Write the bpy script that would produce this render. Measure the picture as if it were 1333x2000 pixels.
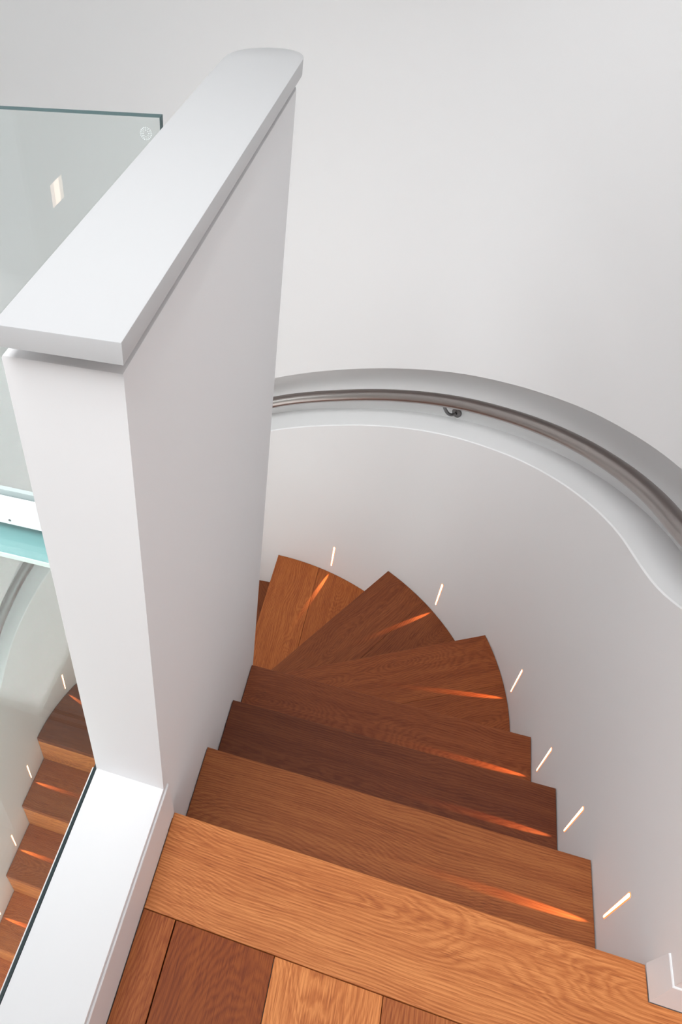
import bpy, bmesh, math
import numpy as np
from mathutils import Vector, Matrix

sc = bpy.context.scene
for o in list(bpy.data.objects):
    bpy.data.objects.remove(o)
COL = sc.collection

# ------------------------------------------------------------------ camera
cam_d = bpy.data.cameras.new('camera')
cam = bpy.data.objects.new('camera', cam_d)
COL.objects.link(cam)
right = Vector((0.939806, 0.335320, -0.065767))
down = Vector((0.195604, -0.685726, -0.701084))
fwd = Vector((-0.280185, 0.646019, -0.710040))
cam.matrix_world = Matrix.Translation((0.2266, -0.5161, 1.3791)) @ Matrix((
    (right.x, -down.x, -fwd.x), (right.y, -down.y, -fwd.y), (right.z, -down.z, -fwd.z))).to_4x4()
cam_d.sensor_fit = 'VERTICAL'
cam_d.sensor_height = 36.0
cam_d.lens = 1474.98 / 2000 * 36.0
cam_d.shift_x = (666.5 - 270.81) / 2000
cam_d.shift_y = -(1000 - 989.57) / 2000
cam_d.clip_start = 0.02
sc.camera = cam

# ------------------------------------------------------------------ light
world = bpy.data.worlds.new('sky')
sc.world = world
world.use_nodes = True
bg = world.node_tree.nodes['Background']
bg.inputs[0].default_value = (0.93, 0.972, 1.0, 1)
bg.inputs[1].default_value = 1.1
SKY = (-0.96, 0.90, -1.20, -0.12)     # unseen roof opening, added and sized to steer the light: x0, x1, y0, y1
GAP_BACK = (1.20, 2.35, 0.50, 2.60)        # unseen opening behind the landing, added to light the walls: x0, x1, z0, z1
GAP_LOW = (-0.97, -0.14, -3.45, -0.30)  # unseen opening below, added to let light onto the lower flight
for nm, sx, sy, loc, rot in (('roof_opening_portal', SKY[1] - SKY[0], SKY[3] - SKY[2], ((SKY[0] + SKY[1]) / 2, (SKY[2] + SKY[3]) / 2, 2.84), (0, 0, 0)),
                             ('back_opening_portal', GAP_BACK[1] - GAP_BACK[0], GAP_BACK[3] - GAP_BACK[2], ((GAP_BACK[0] + GAP_BACK[1]) / 2, -2.0, (GAP_BACK[2] + GAP_BACK[3]) / 2), (math.radians(90), 0, 0)),
                             ('lower_opening_portal', GAP_LOW[1] - GAP_LOW[0], GAP_LOW[3] - GAP_LOW[2], ((GAP_LOW[0] + GAP_LOW[1]) / 2, -1.05, (GAP_LOW[2] + GAP_LOW[3]) / 2), (math.radians(90), 0, 0))):
    pd = bpy.data.lights.new(nm, 'AREA')
    pd.shape = 'RECTANGLE'
    pd.size, pd.size_y = sx, sy
    pd.cycles.is_portal = True
    po = bpy.data.objects.new(nm, pd)
    po.location, po.rotation_euler = loc, rot
    COL.objects.link(po)
low_d = bpy.data.lights.new('lower_fill_light', 'AREA')   # added fill light in the lower opening, brightens the lower flight
low_d.shape = 'RECTANGLE'
low_d.size, low_d.size_y = GAP_LOW[1] - GAP_LOW[0], GAP_LOW[3] - GAP_LOW[2]
low_d.energy = 9.5
low_d.color = (1.0, 0.97, 0.92)
low = bpy.data.objects.new('lower_fill_light', low_d)
low.location = ((GAP_LOW[0] + GAP_LOW[1]) / 2, -1.03, (GAP_LOW[2] + GAP_LOW[3]) / 2)
low.rotation_euler = (math.radians(90), 0, 0)
COL.objects.link(low)
sun_d = bpy.data.lights.new('sun', 'SUN')      # soft sun added to light the deep stairwell through the roof opening
sun_d.energy = 5.8
sun_d.angle = math.radians(50)
sun_d.color = (0.965, 0.985, 1.0)
sun = bpy.data.objects.new('sun', sun_d)
sun.rotation_euler = Vector((0.25, 0.48, -0.84)).to_track_quat('-Z', 'Y').to_euler()
sun.location = (-0.5, -1.5, 4)
COL.objects.link(sun)
sc.view_settings.view_transform = 'Standard'
sc.view_settings.look = 'None'
sc.view_settings.gamma = 1
sc.view_settings.exposure = 0.18
sc.view_settings.use_curve_mapping = False

# ------------------------------------------------------------------ dimensions (metres)
W = 0.785                 # clear stair width to the right wall
T = 0.124                 # inner wall thickness
CX, CY, R = -0.1055, 0.856, 0.8905   # plan centre and radius of the round wall
XL = CX - R               # left wall
RISE = 0.205
Y0 = 0.0166
NOSE_Y = {0: 0.0166, 1: 0.2657, 2: 0.5092, 3: 0.7521, 9: 0.86, 10: 0.616, 11: 0.364, 12: 0.118, 13: -0.128, 14: -0.374, 15: -0.62}
def LZ(k):
    return {0: 0.0, 1: -0.2208, 2: -0.4153, 3: -0.6083}.get(k, -RISE * k)
ZC = 0.1226               # curb top = glass floor top
ZT = 0.981                # inner wall top
ZLOW = -3.6
ZHIGH = 2.75

# ------------------------------------------------------------------ materials
def newmat(name):
    m = bpy.data.materials.new(name)
    m.use_nodes = True
    nt = m.node_tree
    b = nt.nodes['Principled BSDF']
    return m, nt, b

def N(nt, kind, **kw):
    n = nt.nodes.new(kind)
    for k, v in kw.items():
        setattr(n, k, v)
    return n

def paint(name, col, rough=0.55, bump=0.02):
    m, nt, b = newmat(name)
    tc = N(nt, 'ShaderNodeTexCoord')
    nz = N(nt, 'ShaderNodeTexNoise')
    nz.inputs['Scale'].default_value = 260
    nz.inputs['Detail'].default_value = 3
    nt.links.new(tc.outputs['Object'], nz.inputs['Vector'])
    bp = N(nt, 'ShaderNodeBump')
    bp.inputs['Strength'].default_value = bump
    bp.inputs['Distance'].default_value = 0.002
    nt.links.new(nz.outputs['Fac'], bp.inputs['Height'])
    nt.links.new(bp.outputs['Normal'], b.inputs['Normal'])
    b.inputs['Base Color'].default_value = (*col, 1)
    b.inputs['Roughness'].default_value = rough
    b.inputs['Specular IOR Level'].default_value = 0.25
    return m

M_WALL = paint('white_wall_paint', (0.93, 0.925, 0.925))
M_TRIM = paint('white_satin_trim', (0.86, 0.855, 0.86), 0.4, 0.006)
M_CAP = paint('white_dimmed_cap', (0.565, 0.565, 0.57), 0.4, 0.006)  # same white as the walls, darkened to offset strong light from above
M_INNER = paint("white_dimmed_half_wall", (0.83, 0.822, 0.826))  # wall white toned down to offset strong light on the end face

def oak(name):
    m, nt, b = newmat(name)
    L = nt.links.new
    tc = N(nt, 'ShaderNodeTexCoord')
    oi = N(nt, 'ShaderNodeObjectInfo')
    def math_(op, a=None, bb=None, c=None):
        n = N(nt, 'ShaderNodeMath', operation=op)
        for i, v in enumerate((a, bb, c)):
            if v is None:
                continue
            if hasattr(v, 'is_output'):
                L(v, n.inputs[i])
            else:
                n.inputs[i].default_value = v
        return n.outputs[0]
    sep = N(nt, 'ShaderNodeSeparateXYZ')
    L(tc.outputs['Object'], sep.inputs[0])
    rnd = oi.outputs['Random']
    r1 = math_('MULTIPLY', rnd, 37.0)
    X = math_('ADD', sep.outputs[0], r1)
    Y = sep.outputs[1]
    Z = sep.outputs[2]
    # large soft distortion along the board
    def noise(xs, ys, zs, detail, rough=0.5, dist=0.0):
        cv = N(nt, 'ShaderNodeCombineXYZ')
        L(math_('MULTIPLY', X, xs), cv.inputs[0])
        L(math_('MULTIPLY', Y, ys), cv.inputs[1])
        L(math_('MULTIPLY', Z, zs), cv.inputs[2])
        nz = N(nt, 'ShaderNodeTexNoise')
        nz.inputs['Scale'].default_value = 1.0
        nz.inputs['Detail'].default_value = detail
        nz.inputs['Roughness'].default_value = rough
        nz.inputs['Distortion'].default_value = dist
        L(cv.outputs[0], nz.inputs['Vector'])
        return nz.outputs['Fac']
    warp = noise(2.2, 5.0, 5.0, 2)
    warp2 = noise(16.0, 45.0, 45.0, 3)
    fibre = noise(8.0, 380.0, 380.0, 4, 0.75)
    # log cut: u across the board, v = depth to the pith, drifting along the board
    off = math_('MULTIPLY', math_('SUBTRACT', math_('FRACT', math_('MULTIPLY', rnd, 7.31)), 0.5), 0.14)
    u = math_('ADD', math_('ADD', Y, off), math_('MULTIPLY', math_('SUBTRACT', warp, 0.5), 0.13))
    big = noise(1.25, 0.9, 0.9, 1)
    v = math_('ADD', math_('MULTIPLY', math_('SUBTRACT', big, 0.45), 0.46), math_('MULTIPLY', math_('SUBTRACT', warp2, 0.5), 0.020))
    uu = math_('MULTIPLY', u, u)
    vv = math_('MULTIPLY', v, v)
    rad = math_('SQRT', math_('ADD', uu, vv))
    ph = math_('ADD', math_('MULTIPLY', rad, 165.0), math_('MULTIPLY', fibre, 1.15))
    ring = math_('FRACT', ph)
    # late wood: soft rise, sharp fall
    late = math_('MULTIPLY', math_('SUBTRACT', 1.0, math_('ABSOLUTE', math_('SUBTRACT', math_('MULTIPLY', math_('POWER', ring, 1.4), 2.0), 1.0))), 1.0)
    fade = math_('MULTIPLY', late, math_('ADD', math_('MULTIPLY', noise(4.0, 18.0, 18.0, 2), 0.9), 0.25))
    pores = noise(20.0, 620.0, 620.0, 2, 0.6)
    streak = noise(1.3, 34.0, 34.0, 3, 0.6)
    pr = N(nt, 'ShaderNodeMapRange')
    L(pores, pr.inputs[0])
    pr.inputs[1].default_value = 0.52
    pr.inputs[2].default_value = 0.72
    val = math_('ADD', math_('MULTIPLY', fade, 0.40), math_('MULTIPLY', math_('SUBTRACT', fibre, 0.5), 1.05))
    val = math_('ADD', val, math_('MULTIPLY', math_('SUBTRACT', streak, 0.5), 0.75))
    val = math_('ADD', val, math_('MULTIPLY', pr.outputs[0], 0.38))
    ramp = N(nt, 'ShaderNodeValToRGB')
    cr = ramp.color_ramp
    cr.elements[0].position = 0.0
    cr.elements[0].color = (0.545, 0.176, 0.047, 1)
    cr.elements[1].position = 1.0
    cr.elements[1].color = (0.155, 0.031, 0.0058, 1)
    e = cr.elements.new(0.4)
    e.color = (0.365, 0.092, 0.0200, 1)
    L(math_('ADD', val, 0.10), ramp.inputs[0])
    mix = N(nt, 'ShaderNodeMix', data_type='RGBA', blend_type='MULTIPLY')
    mix.inputs[0].default_value = 1.0
    L(ramp.outputs[0], mix.inputs[6])
    L(oi.outputs['Color'], mix.inputs[7])
    L(mix.outputs[2], b.inputs['Base Color'])
    rr = N(nt, 'ShaderNodeMapRange')
    L(fibre, rr.inputs[0])
    rr.inputs[3].default_value = 0.42
    rr.inputs[4].default_value = 0.58
    L(rr.outputs[0], b.inputs['Roughness'])
    b.inputs['Specular IOR Level'].default_value = 0.35
    bp = N(nt, 'ShaderNodeBump')
    bp.inputs['Strength'].default_value = 0.12
    bp.inputs['Distance'].default_value = 0.001
    L(math_('SUBTRACT', 1.0, val), bp.inputs['Height'])
    L(bp.outputs['Normal'], b.inputs['Normal'])
    return m
M_OAK = oak('oiled_oak')

def steel(name, col, rough):
    m, nt, b = newmat(name)
    tc = N(nt, 'ShaderNodeTexCoord')
    nz = N(nt, 'ShaderNodeTexNoise')
    nz.inputs['Scale'].default_value = 90
    nz.inputs['Detail'].default_value = 4
    nt.links.new(tc.outputs['Object'], nz.inputs['Vector'])
    mr = N(nt, 'ShaderNodeMapRange')
    mr.inputs[3].default_value = rough - 0.05
    mr.inputs[4].default_value = rough + 0.07
    nt.links.new(nz.outputs['Fac'], mr.inputs[0])
    nt.links.new(mr.outputs[0], b.inputs['Roughness'])
    b.inputs['Base Color'].default_value = (*col, 1)
    b.inputs['Metallic'].default_value = 1
    return m
M_STEEL = steel('brushed_steel', (0.36, 0.325, 0.31), 0.30)
M_STEEL_D = steel('dark_steel', (0.20, 0.19, 0.19), 0.35)
M_CHAN = paint('white_powder_coat', (0.83, 0.86, 0.87), 0.35, 0.004)

def glass(name, tint, refl=1.0):
    m = bpy.data.materials.new(name)
    m.use_nodes = True
    nt = m.node_tree
    nt.nodes.clear()
    out = N(nt, 'ShaderNodeOutputMaterial')
    tr = N(nt, 'ShaderNodeBsdfTransparent')
    tr.inputs[0].default_value = (*tint, 1)
    gl = N(nt, 'ShaderNodeBsdfGlossy')
    gl.inputs['Roughness'].default_value = 0.004
    gl.inputs['Color'].default_value = (refl, refl, refl, 1)
    fr = N(nt, 'ShaderNodeFresnel')
    geo = N(nt, 'ShaderNodeNewGeometry')      # same index seen from either side of the thin sheet
    ior = N(nt, 'ShaderNodeMapRange')
    ior.inputs[3].default_value = 1.5
    ior.inputs[4].default_value = 1 / 1.5
    nt.links.new(geo.outputs['Backfacing'], ior.inputs[0])
    nt.links.new(ior.outputs[0], fr.inputs[0])
    mx = N(nt, 'ShaderNodeMixShader')
    nt.links.new(fr.outputs[0], mx.inputs[0])
    nt.links.new(tr.outputs[0], mx.inputs[1])
    nt.links.new(gl.outputs[0], mx.inputs[2])
    nt.links.new(mx.outputs[0], out.inputs[0])
    return m
M_GLASS = glass('clear_glass', (0.945, 0.974, 0.968))
M_FGLASS = glass('thick_floor_glass', (0.915, 0.96, 0.935))
def plain(name, col, rough=0.4, emit=None, strength=0):
    m, nt, b = newmat(name)
    tc = N(nt, 'ShaderNodeTexCoord')
    nz = N(nt, 'ShaderNodeTexNoise')
    nz.inputs['Scale'].default_value = 40
    nt.links.new(tc.outputs['Object'], nz.inputs['Vector'])
    mr = N(nt, 'ShaderNodeMapRange')
    mr.inputs[3].default_value = max(rough - 0.04, 0.02)
    mr.inputs[4].default_value = rough + 0.04
    nt.links.new(nz.outputs['Fac'], mr.inputs[0])
    nt.links.new(mr.outputs[0], b.inputs['Roughness'])
    b.inputs['Base Color'].default_value = (*col, 1)
    if emit:
        b.inputs['Emission Color'].default_value = (*emit, 1)
        b.inputs['Emission Strength'].default_value = strength
    return m
M_EDGE = plain('green_glass_edge', (0.035, 0.10, 0.105), 0.15)
M_SEAL = plain('black_silicone', (0.012, 0.028, 0.032), 0.4)
M_TEAL = plain('pale_teal_enamel', (0.24, 0.42, 0.46), 0.5)
M_ETCH = plain('etched_frost', (0.85, 0.9, 0.9), 0.7)
M_LENS = plain('warm_lamp_lens', (1, 0.9, 0.75), 0.4, (1.0, 0.80, 0.52), 5.0)
M_RIM = plain('amber_rim_glow', (0.9, 0.35, 0.12), 0.4, (1.0, 0.23, 0.05), 0.95)  # glow stands in for recess sides lit by the lens
M_LAMP = plain('warm_diffuser', (1, 0.9, 0.8), 0.4, (1.0, 0.72, 0.55), 6.0)
M_PLASTER = paint('grey_plaster', (0.6, 0.6, 0.6))

# ------------------------------------------------------------------ helpers
def link(name, me, mats, parent=None, mw=None):
    o = bpy.data.objects.new(name, me)
    for m in (mats if isinstance(mats, (list, tuple)) else [mats]):
        me.materials.append(m)
    COL.objects.link(o)
    if mw is not None:
        o.matrix_world = mw
    if parent is not None:
        o.parent = parent
        o.matrix_parent_inverse = parent_inv(parent)
    return o

def parent_inv(p):
    m = Matrix.Identity(4)
    chain = []
    q = p
    while q is not None:
        chain.append(q)
        q = q.parent
    for c in reversed(chain):
        m = m @ c.matrix_parent_inverse @ c.matrix_basis
    return m.inverted()

def tag(o, label=None, cat=None, group=None, kind=None):
    if label: o['label'] = label
    if cat: o['category'] = cat
    if group: o['group'] = group
    if kind: o['kind'] = kind
    return o

def empty(name, loc=(0, 0, 0)):
    o = bpy.data.objects.new(name, None)
    COL.objects.link(o)
    o.location = loc
    o.empty_display_size = 0.05
    return o

def mesh_from_bm(name, bm, smooth=False):
    bmesh.ops.recalc_face_normals(bm, faces=bm.faces)
    me = bpy.data.meshes.new(name)
    bm.to_mesh(me)
    bm.free()
    if smooth:
        for p in me.polygons:
            p.use_smooth = True
    return me

def prism_bm(poly, z0, z1, bevel=0.0, top_only=True, segs=2):
    bm = bmesh.new()
    vs = [bm.verts.new((x, y, z0)) for x, y in poly]
    f = bm.faces.new(vs)
    r = bmesh.ops.extrude_face_region(bm, geom=[f])
    for v in r['geom']:
        if isinstance(v, bmesh.types.BMVert):
            v.co.z = z1
    bmesh.ops.recalc_face_normals(bm, faces=bm.faces)
    if bevel > 0:
        zt = max(z0, z1)
        es = [e for e in bm.edges if (all(abs(v.co.z - zt) < 1e-6 for v in e.verts) if top_only else True)]
        bmesh.ops.bevel(bm, geom=es, offset=bevel, segments=segs, affect='EDGES', profile=0.5)
    return bm

def box(name, lo, hi, mat, parent=None, bevel=0.0, kind=None):
    c = [(a + b) / 2 for a, b in zip(lo, hi)]
    bm = bmesh.new()
    bmesh.ops.create_cube(bm, size=1)
    for v in bm.verts:
        v.co = Vector([v.co[i] * (hi[i] - lo[i]) for i in range(3)])
    if bevel:
        bmesh.ops.bevel(bm, geom=list(bm.edges), offset=bevel, segments=2, affect='EDGES', profile=0.5)
    o = link(name, mesh_from_bm(name, bm), mat, parent, Matrix.Translation(c))
    if kind:
        o['kind'] = kind
    return o

def clip(poly, p, n):
    """keep the side where (q-p).n >= 0"""
    out = []
    for i in range(len(poly)):
        a, b = poly[i], poly[(i + 1) % len(poly)]
        da = (a[0] - p[0]) * n[0] + (a[1] - p[1]) * n[1]
        db = (b[0] - p[0]) * n[0] + (b[1] - p[1]) * n[1]
        if da >= 0:
            out.append(a)
        if (da >= 0) != (db >= 0):
            t = da / (da - db)
            out.append((a[0] + (b[0] - a[0]) * t, a[1] + (b[1] - a[1]) * t))
    res = []
    for q in out:
        if not res or math.hypot(q[0] - res[-1][0], q[1] - res[-1][1]) > 1e-5:
            res.append(q)
    if len(res) > 1 and math.hypot(res[0][0] - res[-1][0], res[0][1] - res[-1][1]) < 1e-5:
        res.pop()
    return res

def board(name, poly, ztop, thick, grain, parent, color, bevel=0.0022):
    """a plank: plan outline in world xy, local x runs along the grain"""
    g = math.atan2(grain[1], grain[0])
    cx = sum(p[0] for p in poly) / len(poly)
    cy = sum(p[1] for p in poly) / len(poly)
    ca, sa = math.cos(-g), math.sin(-g)
    loc = [((x - cx) * ca - (y - cy) * sa, (x - cx) * sa + (y - cy) * ca) for x, y in poly]
    bm = prism_bm(loc, -thick, 0.0, bevel)
    mw = Matrix.Translation((cx, cy, ztop)) @ Matrix.Rotation(g, 4, 'Z')
    o = link(name, mesh_from_bm(name, bm), M_OAK, parent, mw)
    o.color = (*color, 1)
    return o

def tube_mesh(name, pts, rad, seg=20, cap=True):
    bm = bmesh.new()
    pts = [Vector(p) for p in pts]
    rings = []
    up = Vector((0, 0, 1))
    for i, p in enumerate(pts):
        t = (pts[min(i + 1, len(pts) - 1)] - pts[max(i - 1, 0)]).normalized()
        ref = up if abs(t.dot(up)) < 0.95 else Vector((1, 0, 0))
        a = t.cross(ref).normalized()
        b = a.cross(t).normalized()
        rr = rad[i] if isinstance(rad, (list, tuple)) else rad
        rings.append([bm.verts.new(p + a * math.cos(k * 2 * math.pi / seg) * rr + b * math.sin(k * 2 * math.pi / seg) * rr) for k in range(seg)])
    for i in range(len(rings) - 1):
        for k in range(seg):
            bm.faces.new((rings[i][k], rings[i][(k + 1) % seg], rings[i + 1][(k + 1) % seg], rings[i + 1][k]))
    if cap:
        bm.faces.new(rings[0][::-1])
        bm.faces.new(rings[-1])
    return mesh_from_bm(name, bm, True)

# ------------------------------------------------------------------ the U-shaped wall path: s = 0 at the start of the round part
S_END = math.pi * R
def wall_pt(s, d=0.0):
    """plan point on the wall, d = depth into the wall"""
    if s < 0:
        return (CX + R + d, CY + s)
    if s > S_END:
        return (CX - R - d, CY - (s - S_END))
    th = s / R
    return (CX + (R + d) * math.cos(th), CY + (R + d) * math.sin(th))
def wall_in(s):
    """inward normal and tangent"""
    th = min(max(s / R, 0), math.pi)
    return Vector((-math.cos(th), -math.sin(th), 0)), Vector((-math.sin(th), math.cos(th), 0))

S_A, S_B = -0.026 - CY, S_END + CY + 1.9
zb_s = [S_A - .1, -0.322, -0.215, -0.112, 0.115, 0.282, 0.487, 0.669, 0.842, 1.066, 1.234, 1.452, 2.54, 2.80, S_B + .2]
zb_z = [0.253 + (-0.322 - (S_A - .1)) * 0.80, 0.253, 0.180, 0.127, 0.022, -0.050, -0.133, -0.207, -0.275, -0.368, -0.438, -0.518, -1.02, -1.15, -1.15 - (S_B + .2 - 2.80) * 0.84]
zt_s = [S_A - .1, -0.20, -0.044, 0.095, 0.235, 0.360, 0.529, 0.691, 0.848, 1.002, 1.157, 1.316, 1.456, 2.54, 2.80, S_B + .2]
zt_z = [0.418 + (-0.20 - (S_A - .1)) * 0.80, 0.418, 0.336, 0.269, 0.206, 0.155, 0.086, 0.023, -0.037, -0.099, -0.161, -0.221, -0.272, -0.775, -0.905, -0.905 - (S_B + .2 - 2.80) * 0.84]
_dense = np.linspace(S_A - .1, S_B + .2, 1600)
def _smooth(a, b, sig):
    z = np.interp(_dense, a, b)
    h = _dense[1] - _dense[0]
    k = np.arange(-int(3 * sig / h), int(3 * sig / h) + 1) * h
    g = np.exp(-0.5 * (k / sig) ** 2)
    g /= g.sum()
    zp = np.concatenate([z[0] + (z[0] - z[1:len(k) // 2 + 1][::-1]), z, z[-1] + (z[-1] - z[-len(k) // 2:-1][::-1])]) if len(k) > 1 else z
    return np.convolve(zp, g, 'valid')[:len(_dense)]
_zb = _smooth(zb_s, zb_z, 0.035)
_zt = _smooth(zt_s, zt_z, 0.035)
def z_low(s): return float(np.interp(s, _dense[:len(_zb)], _zb))
def z_top(s): return float(np.interp(s, _dense[:len(_zt)], _zt))
DEPTH = 0.105
LEDGE_UP = 0.004         # the ledge of the groove rises a little towards its back

def build_wall():
    ss = list(np.linspace(S_A, 0, 26)) + list(np.linspace(0, S_END, 97))[1:] + list(np.linspace(S_END, S_B, 50))[1:]
    bm = bmesh.new()
    ch = 0.003
    # doorway in the left wall, standing on the glass floor
    jamb_a, jamb_b = S_END + CY - 0.52, S_END + CY + 0.62
    ss = sorted(set(ss) | {jamb_a, jamb_b})
    gap = lambda s: jamb_a + 1e-6 < s <= jamb_b + 1e-6
    DOOR = 2.35
    def band(f0, f1, sel=None):
        prev = None
        for s in ss:
            a, b = f0(s), f1(s)
            va, vb = bm.verts.new(a), bm.verts.new(b)
            if prev is not None and (sel is None or sel(s)):
                bm.faces.new((prev[0], va, vb, prev[1]))
            prev = (va, vb)
    P = lambda s, d, z: (*wall_pt(s, d), z)
    lowz = lambda s: max(ZLOW, z_low(s) - 8)
    band(lambda s: P(s, 0, ZLOW), lambda s: P(s, 0, z_low(s) - ch))
    band(lambda s: P(s, 0, z_low(s) - ch), lambda s: P(s, ch, z_low(s)))
    band(lambda s: P(s, ch, z_low(s)), lambda s: P(s, DEPTH, z_low(s) + LEDGE_UP))
    band(lambda s: P(s, DEPTH, z_low(s) + LEDGE_UP), lambda s: P(s, DEPTH, z_top(s)))
    band(lambda s: P(s, DEPTH, z_top(s)), lambda s: P(s, 0, z_top(s)))
    SILL = ZC - 0.035
    solid = lambda s: not gap(s)
    for d, z0 in ((0, None), (0.16, ZLOW)):
        lo = (lambda s, d=d: P(s, d, z_top(s))) if z0 is None else (lambda s, d=d: P(s, d, ZLOW))
        band(lo, lambda s, d=d: P(s, d, ZHIGH), solid)
        band(lo, lambda s, d=d: P(s, d, SILL), gap)
        band(lambda s, d=d: P(s, d, DOOR), lambda s, d=d: P(s, d, ZHIGH), gap)
    band(lambda s: P(s, 0, ZHIGH), lambda s: P(s, 0.16, ZHIGH))
    band(lambda s: P(s, 0, SILL), lambda s: P(s, 0.16, SILL), gap)
    band(lambda s: P(s, 0, DOOR), lambda s: P(s, 0.16, DOOR), gap)
    for so in (jamb_a, jamb_b):
        bm.faces.new([bm.verts.new(P(so, d, z)) for d, z in ((0, SILL), (0.16, SILL), (0.16, DOOR), (0, DOOR))])
    me = bpy.data.meshes.new('wall_curved')
    bm.to_mesh(me)
    bm.free()
    for p in me.polygons:
        p.use_smooth = True
    o = link('wall_curved', me, M_WALL)
    tag(o, kind='structure', label='white curved stairwell wall with a recessed handrail groove')
    return o
wall = build_wall()

# return wall to the right of the landing
wr = box('wall_right', (W + 0.0005, -0.026, -0.3), (2.4, 0.12, ZHIGH), M_WALL, kind='structure')
wr['label'] = 'white return wall at the right edge of the landing'

# the rest of the room shell: back wall, side wall, ceiling with a roof opening, floor below
def frame_wall(name, x0, x1, z0, z1, y0, y1, hole):
    bm = bmesh.new()
    a, b, c, d = hole
    for lo, hi in (((x0, z0), (x1, c)), ((x0, d), (x1, z1)), ((x0, c), (a, d)), ((b, c), (x1, d))):
        vs = [bm.verts.new((x, y, z)) for y in (y0, y1) for x, z in ((lo[0], lo[1]), (hi[0], lo[1]), (hi[0], hi[1]), (lo[0], hi[1]))]
        for f in ((0, 1, 2, 3), (4, 5, 6, 7), (0, 1, 5, 4), (1, 2, 6, 5), (2, 3, 7, 6), (3, 0, 4, 7)):
            bm.faces.new([vs[i] for i in f])
    return link(name, mesh_from_bm(name, bm), M_WALL)
tag(frame_wall('wall_back', XL - 0.16, 2.5, -0.20, ZHIGH, -2.0, -1.9, GAP_BACK), kind='structure', label='white wall behind the landing with an added opening for light')
tag(frame_wall('wall_lower', XL + 0.0005, -T - 0.0005, ZLOW, ZC - 0.04, -1.05, -0.98, GAP_LOW), kind='structure', label='wall in the storey below with an added opening for light')
box('wall_side', (2.4, -1.9, -0.3), (2.5, 0.12, ZHIGH), M_WALL, kind='structure')['label'] = 'white wall at the far right of the landing'
def ceiling():
    bm = bmesh.new()
    x0, x1, y0, y1 = XL - 0.2, 2.5, -2.0, CY + R + 0.2
    a, b, c, d = SKY
    for lo, hi in (((x0, y0), (x1, c)), ((x0, d), (x1, y1)), ((x0, c), (a, d)), ((b, c), (x1, d))):
        vs = [bm.verts.new((x, y, z)) for z in (ZHIGH, ZHIGH + 0.08) for x, y in ((lo[0], lo[1]), (hi[0], lo[1]), (hi[0], hi[1]), (lo[0], hi[1]))]
        for f in ((0, 1, 2, 3), (4, 5, 6, 7), (0, 1, 5, 4), (1, 2, 6, 5), (2, 3, 7, 6), (3, 0, 4, 7)):
            bm.faces.new([vs[i] for i in f])
    return link('ceiling', mesh_from_bm('ceiling', bm), M_WALL)
tag(ceiling(), kind='structure', label='white ceiling with an added opening for light over the landing')
lowf = box('floor_lower', (XL - 0.2, -1.9, ZLOW - 0.1), (2.4, CY + R + 0.2, ZLOW), M_PLASTER, kind='structure')
lowf['label'] = 'floor of the storey below'

# inner wall with rounded far end
def inner_outline(x0, x1, y0, ytip_c, b, n=24, ex=2.0):
    xc, a = (x0 + x1) / 2, (x1 - x0) / 2
    pts = [(x1, y0)]
    for i in range(n + 1):
        t = math.pi * i / n
        c, s = math.cos(t), math.sin(t)
        pts.append((xc + a * math.copysign(abs(c) ** (2 / ex), c), ytip_c + b * abs(s) ** (2 / ex)))
    pts.append((x0, y0))
    return pts
YB = 0.774
def smooth_prism(name, poly, z0, z1, mat, parent=None, bevel=0.002):
    bm = prism_bm(poly, z0, z1, bevel)
    me = mesh_from_bm(name, bm, True)
    o = link(name, me, mat, parent)
    # flat caps, smooth round end
    me.shade_flat() if False else None
    for e in me.edges:
        pass
    try:
        me.set_sharp_from_angle(angle=math.radians(28))
    except Exception:
        pass
    return o
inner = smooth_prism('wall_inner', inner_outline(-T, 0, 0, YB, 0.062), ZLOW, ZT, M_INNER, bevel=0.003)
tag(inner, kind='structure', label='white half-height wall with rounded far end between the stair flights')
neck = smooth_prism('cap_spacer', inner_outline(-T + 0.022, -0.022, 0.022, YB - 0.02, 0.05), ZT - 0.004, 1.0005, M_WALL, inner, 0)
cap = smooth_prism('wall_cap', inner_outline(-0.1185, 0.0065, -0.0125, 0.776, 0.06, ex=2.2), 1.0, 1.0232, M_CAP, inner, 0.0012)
cap['label'] = 'thick white capping board with a rounded far end'

# curb beside the landing (the same wall carried on low)
curb = smooth_prism('wall_curb', [(-T, -1.9), (0, -1.9), (0, 0.0005), (-T, 0.0005)], ZLOW, ZC, M_TRIM, bevel=0.0015)
tag(curb, kind='structure', label='low white curb between the landing and the glass floor')
def tapered_board(name, path, out, h, tb, tt):
    """skirting along a plan path; out = outward normals per vertex, tb/tt = thickness at floor and top"""
    bm = bmesh.new()
    rows = []
    for (x, y), (nx, ny) in zip(path, out):
        rows.append([bm.verts.new(p) for p in ((x, y, 0.0004), (x + nx * tb, y + ny * tb, 0.0004), (x + nx * tt, y + ny * tt, h - 0.0015), (x + nx * (tt - 0.0012), y + ny * (tt - 0.0012), h), (x, y, h))])
    for r0, r1 in zip(rows, rows[1:]):
        for q in range(5):
            bm.faces.new((r0[q], r0[(q + 1) % 5], r1[(q + 1) % 5], r1[q]))
    bm.faces.new(rows[0])
    bm.faces.new(rows[-1][::-1])
    return link(name, mesh_from_bm(name, bm), M_TRIM)
bl = tapered_board('baseboard_left', [(0.0003, -1.9), (0.0003, Y0)], [(1, 0), (1, 0)], 0.111, 0.0093, 0.0032)
tag(bl, kind='structure', label='white baseboard along the curb')
br = tapered_board('baseboard_right', [(W + 0.0002, Y0 + 0.002), (W + 0.0002, -0.0263), (2.4, -0.0263)], [(-1, 0), (-1, -1), (0, -1)], 0.067, 0.0088, 0.0026)
tag(br, kind='structure', label='white baseboard wrapping the corner of the right wall')

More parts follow.
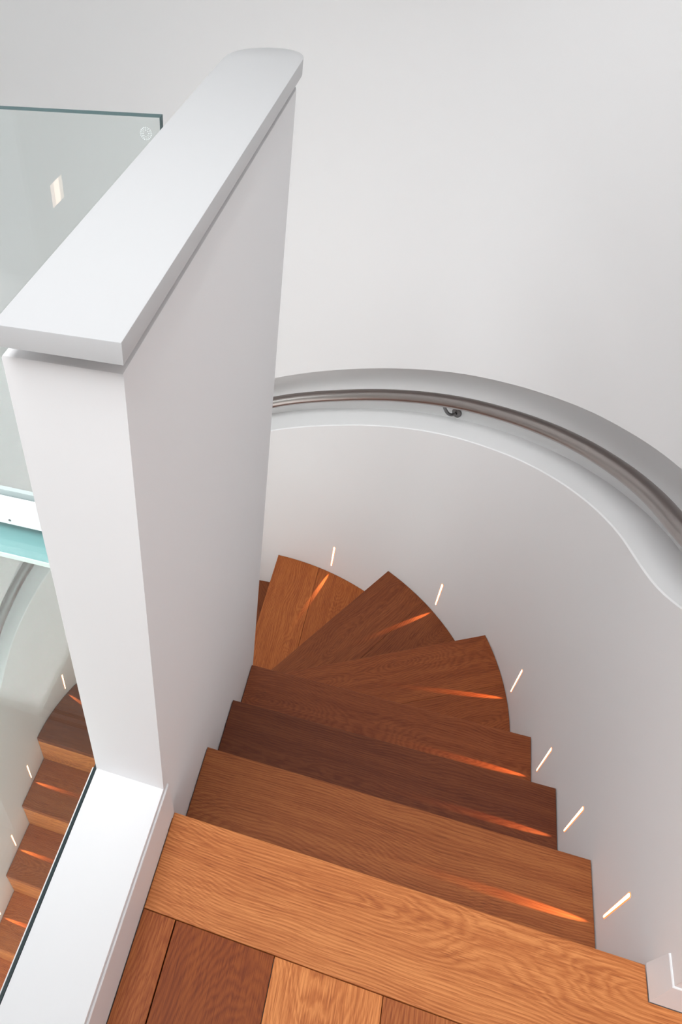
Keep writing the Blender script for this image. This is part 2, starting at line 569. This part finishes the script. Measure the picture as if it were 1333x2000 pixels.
# ------------------------------------------------------------------ landing floor
floor = box('floor', (0.0003, -1.9, -0.2), (2.4, -0.02, -0.0215), M_PLASTER)
tag(floor, kind='structure', label='oak landing floor at the top of the stairs')
nb = board('nosing_plank', [(0.0103, -0.1535), (2.4, -0.1535), (2.4, -0.0356), (W - 0.0091, -0.0356), (W - 0.0091, Y0), (0.0103, Y0)], 0.0, 0.021, (1, 0), floor, (1.26, 1.47, 1.70))
nb['label'] = 'wide oak nosing board across the top step'
xs = [0.0103, 0.067, 0.2335, 0.4025, 0.5695, 0.7365, 0.9035, 1.0705, 1.2375, 1.4045, 1.5715, 1.7385, 1.9055, 2.0725, 2.2395, 2.4]
pcol = [(0.82, 0.75, 0.66), (0.58, 0.43, 0.20), (1.42, 1.65, 1.85), (0.92, 0.92, 0.95), (1.05, 1.1, 1.15), (0.8, .76, .72)]
for i in range(len(xs) - 1):
    g = 0.0014 if i == 1 else 0.0006
    board('plank', [(xs[i] + g, -1.9), (xs[i + 1] - 0.0006, -1.9), (xs[i + 1] - 0.0006, -0.1550), (xs[i] + g, -0.1550)], 0.0, 0.021, (0, 1), floor, pcol[i % len(pcol)], 0.0009)

# ------------------------------------------------------------------ staircase
stair = empty('staircase', (0.39, 0.02, -0.2))
tag(stair, 'oak winding staircase turning left down around the white half wall', 'staircase')
TH = 0.028
G = 0.0018       # hairline gap to the walls
def arc_pts(a0, a1, n=14):
    r = R - G
    return [(CX + r * math.cos(a0 + (a1 - a0) * i / n), CY + r * math.sin(a0 + (a1 - a0) * i / n)) for i in range(n + 1)]
def hit(p, d):
    """from p along d to the round wall"""
    r = R - G
    ox, oy = p[0] - CX, p[1] - CY
    b = ox * d[0] + oy * d[1]
    c = ox * ox + oy * oy - r * r
    t = -b + math.sqrt(b * b - c)
    return (p[0] + d[0] * t, p[1] + d[1] * t)
def unit(a, b):
    l = math.hypot(b[0] - a[0], b[1] - a[1])
    return ((b[0] - a[0]) / l, (b[1] - a[1]) / l)
tcol = {1: (0.66, 0.67, 0.68), 2: (0.29, 0.23, 0.21), 3: (0.46, 0.38, 0.36), 4: (0.58, 0.50, 0.46), 5: (0.47, 0.41, 0.38), 6: (0.86, 0.80, 0.66),  # one oak; shaded depths and lit lower steps are put into these tints
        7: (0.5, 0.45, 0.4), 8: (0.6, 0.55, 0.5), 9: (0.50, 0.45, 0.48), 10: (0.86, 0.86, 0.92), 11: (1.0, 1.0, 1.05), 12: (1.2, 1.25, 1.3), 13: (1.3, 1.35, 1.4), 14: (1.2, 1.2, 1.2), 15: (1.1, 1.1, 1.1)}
LEFT_X0, LEFT_X1 = XL + G, -T - G
def riser(k, a, b):
    """vertical oak board under the nosing of step k, from plan point a to b, face flush with the nosing"""
    z1, z0 = LZ(k) - TH - 0.0006, LZ(k + 1) + 0.0004
    d = unit(a, b)
    n = (d[1], -d[0])            # towards the upper side, set by caller order
    l = math.hypot(b[0] - a[0], b[1] - a[1])
    bm = bmesh.new()
    bmesh.ops.create_cube(bm, size=1)
    for v in bm.verts:
        v.co = Vector((v.co.x * l, v.co.y * (z1 - z0), v.co.z * 0.018))
    bmesh.ops.bevel(bm, geom=list(bm.edges), offset=0.0008, segments=1, affect='EDGES')
    mw = Matrix.Translation(((a[0] + b[0]) / 2 + n[0] * 0.0095, (a[1] + b[1]) / 2 + n[1] * 0.0095, (z0 + z1) / 2)) @ Matrix((
        (d[0], 0, n[0], 0), (d[1], 0, n[1], 0), (0, 1, 0, 0), (0, 0, 0, 1)))
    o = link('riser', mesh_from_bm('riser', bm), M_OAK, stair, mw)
    o.color = (1.6, 2.0, 2.3, 1) if k >= 7 else (0.9, .85, .8, 1)  # lower risers brightened, the daylight on them is put into the colour
    return o

for k in (1, 2, 3):
    y0, y1 = NOSE_Y[k - 1] - 0.0195, NOSE_Y[k]
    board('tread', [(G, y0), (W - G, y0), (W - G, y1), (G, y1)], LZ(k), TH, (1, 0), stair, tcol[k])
for k in (0, 1, 2, 3):
    x0, x1 = (0.0115, W - 0.011) if k == 0 else (G, W - G)
    if k == 0:
        # top riser sits under the landing nosing board
        x0, x1 = G, W - G
    riser(k, (x0, NOSE_Y[k]), (x1, NOSE_Y[k]))

# winders: nosing lines
WC = (-0.094, 0.800)
lines = {3: None,
         4: ((0.102, 0.897), (0.694, 1.230)),
         5: ((0.033, 1.029), (0.363, 1.594)),
         6: ((-0.0965, 1.353), (-0.0915, 1.741)),
         7: ((-0.13, 0.88), (-0.13 - 0.5, 0.88 + 0.866)),
         8: ((-0.13, 0.87), (-0.13 - 0.866, 0.87 + 0.5))}
ends = {}
for k in (4, 5, 6, 7, 8):
    a, b = lines[k]
    d = unit(a, b)
    if k <= 6:
        # start of the nosing inside the rounded end of the inner wall
        t = (WC[0] - a[0]) * d[0] + (WC[1] - a[1]) * d[1]
        p0 = (a[0] + d[0] * (t + 0.012), a[1] + d[1] * (t + 0.012))
        # push out to the wall surface
        while math.hypot(p0[0] + 0.062, p0[1] - YB) < 0.0635 or (-T < p0[0] < 0.0 and p0[1] < YB):
            p0 = (p0[0] + d[0] * 0.001, p0[1] + d[1] * 0.001)
    else:
        p0 = a
    ends[k] = (p0, hit(a, d), d)
def ang(p):
    return math.atan2(p[1] - CY, p[0] - CX)
tip = lambda t: (-0.062 + 0.0635 * math.cos(t), YB + 0.0635 * math.sin(t))
def back(k, m=0.0195):
    """previous nosing line moved back under its riser"""
    p0, p1, d = ends[k]
    n = (d[1], -d[0])
    return ((p0[0] + n[0] * m, p0[1] + n[1] * m), d)
def tip_arc(p_from, p_to, n=6):
    a0 = math.atan2(p_from[1] - YB, p_from[0] + 0.062)
    a1 = math.atan2(p_to[1] - YB, p_to[0] + 0.062)
    return [tip(a0 + (a1 - a0) * i / n) for i in range(n + 1)]
def winder(k):
    p0, p1, d = ends[k]
    if k == 4:
        yb = NOSE_Y[3] - 0.0195
        poly = [(G, yb), (W - G, yb), (W - G, CY)] + arc_pts(0.02, ang(p1)) + [p0] + tip_arc(p0, (G, YB))[1:-1]
    else:
        (q, dq) = back(k - 1)
        q1 = hit(q, dq)
        poly = [q, q1] + arc_pts(ang(q1) + 0.01, ang(p1)) + [p0]
    n = (d[1], -d[0])         # towards the upper side of the stairs
    w = 0.186
    pm = (p0[0] + n[0] * w, p0[1] + n[1] * w)
    front = clip(poly, pm, (-n[0], -n[1]))
    rear = clip(poly, (pm[0] + n[0] * 0.0006, pm[1] + n[1] * 0.0006), n)
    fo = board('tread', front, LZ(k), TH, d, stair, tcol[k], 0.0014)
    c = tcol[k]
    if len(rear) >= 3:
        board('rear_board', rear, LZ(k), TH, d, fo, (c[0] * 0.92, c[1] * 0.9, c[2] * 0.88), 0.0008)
    riser(k, p0, p1)
for k in (4, 5, 6, 7, 8):
    winder(k)
# step 9 closes the turn
q, dq = back(8)
q1 = hit(q, dq)
poly9 = [(LEFT_X1, 0.86), (LEFT_X1, q[1]), q, q1] + arc_pts(ang(q1) + 0.01, math.pi - 0.005) + [(LEFT_X0, 0.86)]
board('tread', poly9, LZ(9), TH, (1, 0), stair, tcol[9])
for k in range(10, 16):
    y0, y1 = NOSE_Y[k], NOSE_Y[k - 1] + 0.0195
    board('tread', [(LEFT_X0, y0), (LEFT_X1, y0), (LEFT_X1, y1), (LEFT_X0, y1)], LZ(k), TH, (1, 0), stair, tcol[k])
for k in range(9, 15):
    riser(k, (LEFT_X1, NOSE_Y[k]), (LEFT_X0, NOSE_Y[k]))

# ------------------------------------------------------------------ handrail
rail_root = empty('handrail', (*wall_pt(-0.8, 0.0), z_low(-0.8)))
tag(rail_root, 'brushed steel tube handrail set in the curved groove of the white wall', 'handrail')
RD = 0.040
rs = list(np.linspace(0.15 - CY, 0, 26)) + list(np.linspace(0, S_END, 120))[1:] + list(np.linspace(S_END, S_END + 1.6, 40))[1:]
zr = lambda s: z_low(s) + 0.108
rail = link('rail', tube_mesh('rail', [(*wall_pt(s, RD), zr(s)) for s in rs], 0.0212, 24), M_STEEL, rail_root)
for s in (-0.60, 0.862, 1.66, 2.45, 3.3):
    nrm, tan = wall_in(s)
    base = Vector((*wall_pt(s, DEPTH), z_low(s) + 0.030))
    # flange: a shallow disc on the back of the groove
    fl = tube_mesh('flange', [base + nrm * 0.0, base + nrm * 0.006, base + nrm * 0.0075], [0.0165, 0.0165, 0.0145], 24)
    br_o = None
    top = Vector((*wall_pt(s, RD), zr(s) - 0.0205))
    foot = base + nrm * 0.006
    mid = []
    for i in range(15):
        t = i / 14
        # swan neck: out from the wall, dips, then up to the rail
        p = foot.lerp(top, t)
        p = p - Vector((0, 0, 0.022)) * math.sin(math.pi * min(1, t * 1.05)) ** 0.8 - tan * (-0.022) * t
        mid.append(p)
    arm = link('bracket', tube_mesh('bracket', mid, 0.0052, 12), M_STEEL_D, rail_root)
    f_o = link('flange', fl, M_STEEL_D, arm)
    tp = top + tan * 0.022
    sl = zr(s + 0.02) - zr(s - 0.02)
    tdir = (tan * 0.04 + Vector((0, 0, sl))).normalized()
    link('saddle', tube_mesh('saddle', [tp - tdir * 0.026, tp - tdir * 0.022, tp + tdir * 0.022, tp + tdir * 0.026], [0.003, 0.005, 0.005, 0.003], 10), M_STEEL_D, arm)

# ------------------------------------------------------------------ step lights
def lens_outline(h, wt, wb, grow=0.0):
    pts = []
    rt, rb = wt / 2 + grow, wb / 2 + grow
    for i in range(9):
        a = math.pi * i / 8
        pts.append((rt * math.cos(a), h / 2 - wt / 2 + rt * math.sin(a)))
    for i in range(9):
        a = math.pi + math.pi * i / 8
        pts.append((rb * math.cos(a), -h / 2 + wb / 2 + rb * math.sin(a)))
    return pts
def step_light(k, s, label):
    nrm, tan = wall_in(s)
    zc = LZ(k) + 0.103
    p = Vector((*wall_pt(s), zc))
    root = empty('step_light', p)
    # local x = tangent, y = up, z = out of the wall
    root.rotation_euler = Matrix(((tan.x, 0, nrm.x), (tan.y, 0, nrm.y), (0, 1, 0))).to_euler() if Matrix(((tan.x, 0, nrm.x), (tan.y, 0, nrm.y), (0, 1, 0))).determinant() > 0 else Matrix(((-tan.x, 0, nrm.x), (-tan.y, 0, nrm.y), (0, 1, 0))).to_euler()
    tag(root, label, 'light', 'slot lights along the stair wall')
    if 'rim' not in PROTO:
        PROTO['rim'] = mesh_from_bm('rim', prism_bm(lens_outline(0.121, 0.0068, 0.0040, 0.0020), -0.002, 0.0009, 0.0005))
        PROTO['lens'] = mesh_from_bm('lens', prism_bm(lens_outline(0.121, 0.0068, 0.0040), 0.0, 0.0014, 0.0004))
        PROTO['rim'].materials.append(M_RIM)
        PROTO['lens'].materials.append(M_LENS)
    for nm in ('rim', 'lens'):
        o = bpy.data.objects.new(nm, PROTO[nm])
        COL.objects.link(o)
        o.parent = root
    ld = bpy.data.lights.new('beam', 'SPOT')
    ld.energy = BEAM if k < 9 else BEAM * 0.75
    ld.color = (1.0, 0.43, 0.14)
    ld.shadow_soft_size = 0.0012
    ld.spot_size = math.radians(78)
    ld.spot_blend = 0.6
    lo = bpy.data.objects.new('beam', ld)
    COL.objects.link(lo)
    lo.parent = root
    lo.location = (0, 0.002, 0.005)
    lo.rotation_euler = (math.radians(180 + 50), 0, 0)
    lo.scale = (0.085, 1, 1)
    return root
PROTO = {}
BEAM = 1.9
spots = [(1, 0.145 - CY, 'slot light above the step just below the landing'),
         (2, 0.388 - CY, 'slot light above the second step down from the landing'),
         (3, 0.630 - CY, 'slot light above the third step down, the last straight one'),
         (4, R * 0.165, 'slot light above the first wedge-shaped step of the turn'),
         (5, R * math.atan2(1.452 - CY, 0.555 - CX), 'slot light above the second wedge-shaped step of the turn'),
         (6, R * math.atan2(1.710 - CY, 0.1445 - CX), 'slot light above the third wedge-shaped step, nearest the half wall'),
         (7, R * math.radians(108), 'slot light of the turn hidden behind the half wall, upper one'),
         (8, R * math.radians(136), 'slot light of the turn hidden behind the half wall, lower one'),
         (9, R * (math.pi - 0.30), 'slot light above the highest step seen through the glass floor'),
         (10, S_END + CY - 0.738, 'slot light above the second step seen through the glass floor'),
         (11, S_END + CY - 0.490, 'slot light above the third step seen through the glass floor'),
         (12, S_END + CY - 0.241, 'slot light on the lower left wall at the edge of the picture')]
for a in spots:
    step_light(*a)

# ------------------------------------------------------------------ glass floor, balustrade
FT = 0.030
gf = empty('glass_floor', ((XL - T) / 2, -0.8, ZC))
tag(gf, 'thick green-tinted glass floor panel left of the white curb', 'floor')
def glass_slab(name, lo, hi, mat_face, axis, parent, mw=None):
    bm = bmesh.new()
    bmesh.ops.create_cube(bm, size=1)
    c = [(a + b) / 2 for a, b in zip(lo, hi)]
    for v in bm.verts:
        v.co = Vector([v.co[i] * (hi[i] - lo[i]) for i in range(3)])
    me = mesh_from_bm(name, bm)
    o = link(name, me, [mat_face, M_EDGE], parent, Matrix.Translation(c))
    for p in me.polygons:
        p.material_index = 0 if abs(p.normal[axis]) > 0.9 else 1
    return o
glass_slab('pane', (XL + 0.004, -1.9, ZC - FT), (-T - 0.0052, 0.556, ZC - 0.0005), M_FGLASS, 2, gf)
box('silicone_joint', (-T - 0.005, -1.9, ZC - 0.02), (-T - 0.0006, -0.0004, ZC + 0.0004), M_SEAL, gf)
box('edge_trim', (-T - 0.0072, -1.9, ZC - 0.006), (-T - 0.0054, -0.0004, ZC + 0.0006), M_TRIM, gf)
ledge = box('trim_1', (XL + 0.002, 0.431, ZC - FT - 0.014), (-T - 0.001, 0.57, ZC - FT - 0.0006), M_TEAL, kind='structure')
box('edge_strip', (XL + 0.002, 0.4275, ZC - FT - 0.014), (-T - 0.001, 0.4305, ZC - FT - 0.0006), M_CHAN, ledge)
ledge['label'] = 'pale teal ledge carrying the far edge of the glass floor'

bal = empty('glass_balustrade', ((XL - T) / 2, 0.52, ZC))
tag(bal, 'clear glass balustrade panel standing in a white channel behind the half wall', 'balustrade')
gp = glass_slab('pane', (XL + 0.006, 0.503, ZC + 0.012), (-T - 0.008, 0.5165, 1.0245), M_GLASS, 1, bal)
# channel: U section along x
cx0, cx1 = XL + 0.006, -T - 0.002
def uprofile():
    y0, y1, z0, z1 = 0.491, 0.533, ZC + 0.0002, ZC + 0.083
    return [(y0, z0), (y1, z0), (y1, z1 - 0.004), (y1 - 0.011, z1 - 0.004), (y1 - 0.011, z0 + 0.012), (y0 + 0.0105, z0 + 0.012), (y0 + 0.0105, z1), (y0, z1)]
bm = bmesh.new()
pa = [bm.verts.new((cx0, y, z)) for y, z in uprofile()]
pb = [bm.verts.new((cx1, y, z)) for y, z in uprofile()]
n = len(pa)
for i in range(n):
    bm.faces.new((pa[i], pa[(i + 1) % n], pb[(i + 1) % n], pb[i]))
bm.faces.new(pa[::-1])
bm.faces.new(pb)
chn = link('base_channel', mesh_from_bm('base_channel', bm), M_CHAN, bal)
chn['label'] = 'white base channel'
for i in range(4):
    x = -0.537 - 0.30 + 0.30 * i
    if x > -T - 0.02 or x < XL + 0.02:
        continue
    link('screw', tube_mesh('screw', [(x, 0.4912, ZC + 0.014), (x, 0.4898, ZC + 0.014), (x, 0.4894, ZC + 0.014)], [0.0032, 0.0032, 0.0024], 14), M_STEEL_D, chn)
# etched safety mark: a dotted ring near the top corner
bm = bmesh.new()
mc = Vector((-0.1525, 0.5027, 1.0035))
for rr, cnt, ds in ((0.0080, 20, 0.0007), (0.0062, 12, 0.0006), (0.0042, 8, 0.0007)):
    for i in range(cnt):
        a = 2 * math.pi * i / cnt
        c = mc + Vector((math.cos(a) * rr, 0, math.sin(a) * rr))
        vs = [bm.verts.new(c + Vector((math.cos(q) * ds, 0, math.sin(q) * ds))) for q in (0, 1.047, 2.094, 3.1416, 4.189, 5.236)]
        bm.faces.new(vs)
link('etched_mark', mesh_from_bm('etched_mark', bm), M_ETCH, gp)

# wall lamp beside the landing, seen mirrored in the balustrade
wl = empty('wall_lamp', (XL, -0.824, 0.30))
tag(wl, 'small warm recessed lamp low on the left wall, mirrored in the glass balustrade', 'light')
box('frame', (XL + 0.0002, -0.861, 0.256), (XL + 0.003, -0.787, 0.342), M_TRIM, wl, 0.0008)
box('diffuser', (XL + 0.0022, -0.857, 0.260), (XL + 0.0042, -0.791, 0.338), M_LAMP, wl, 0.0006)
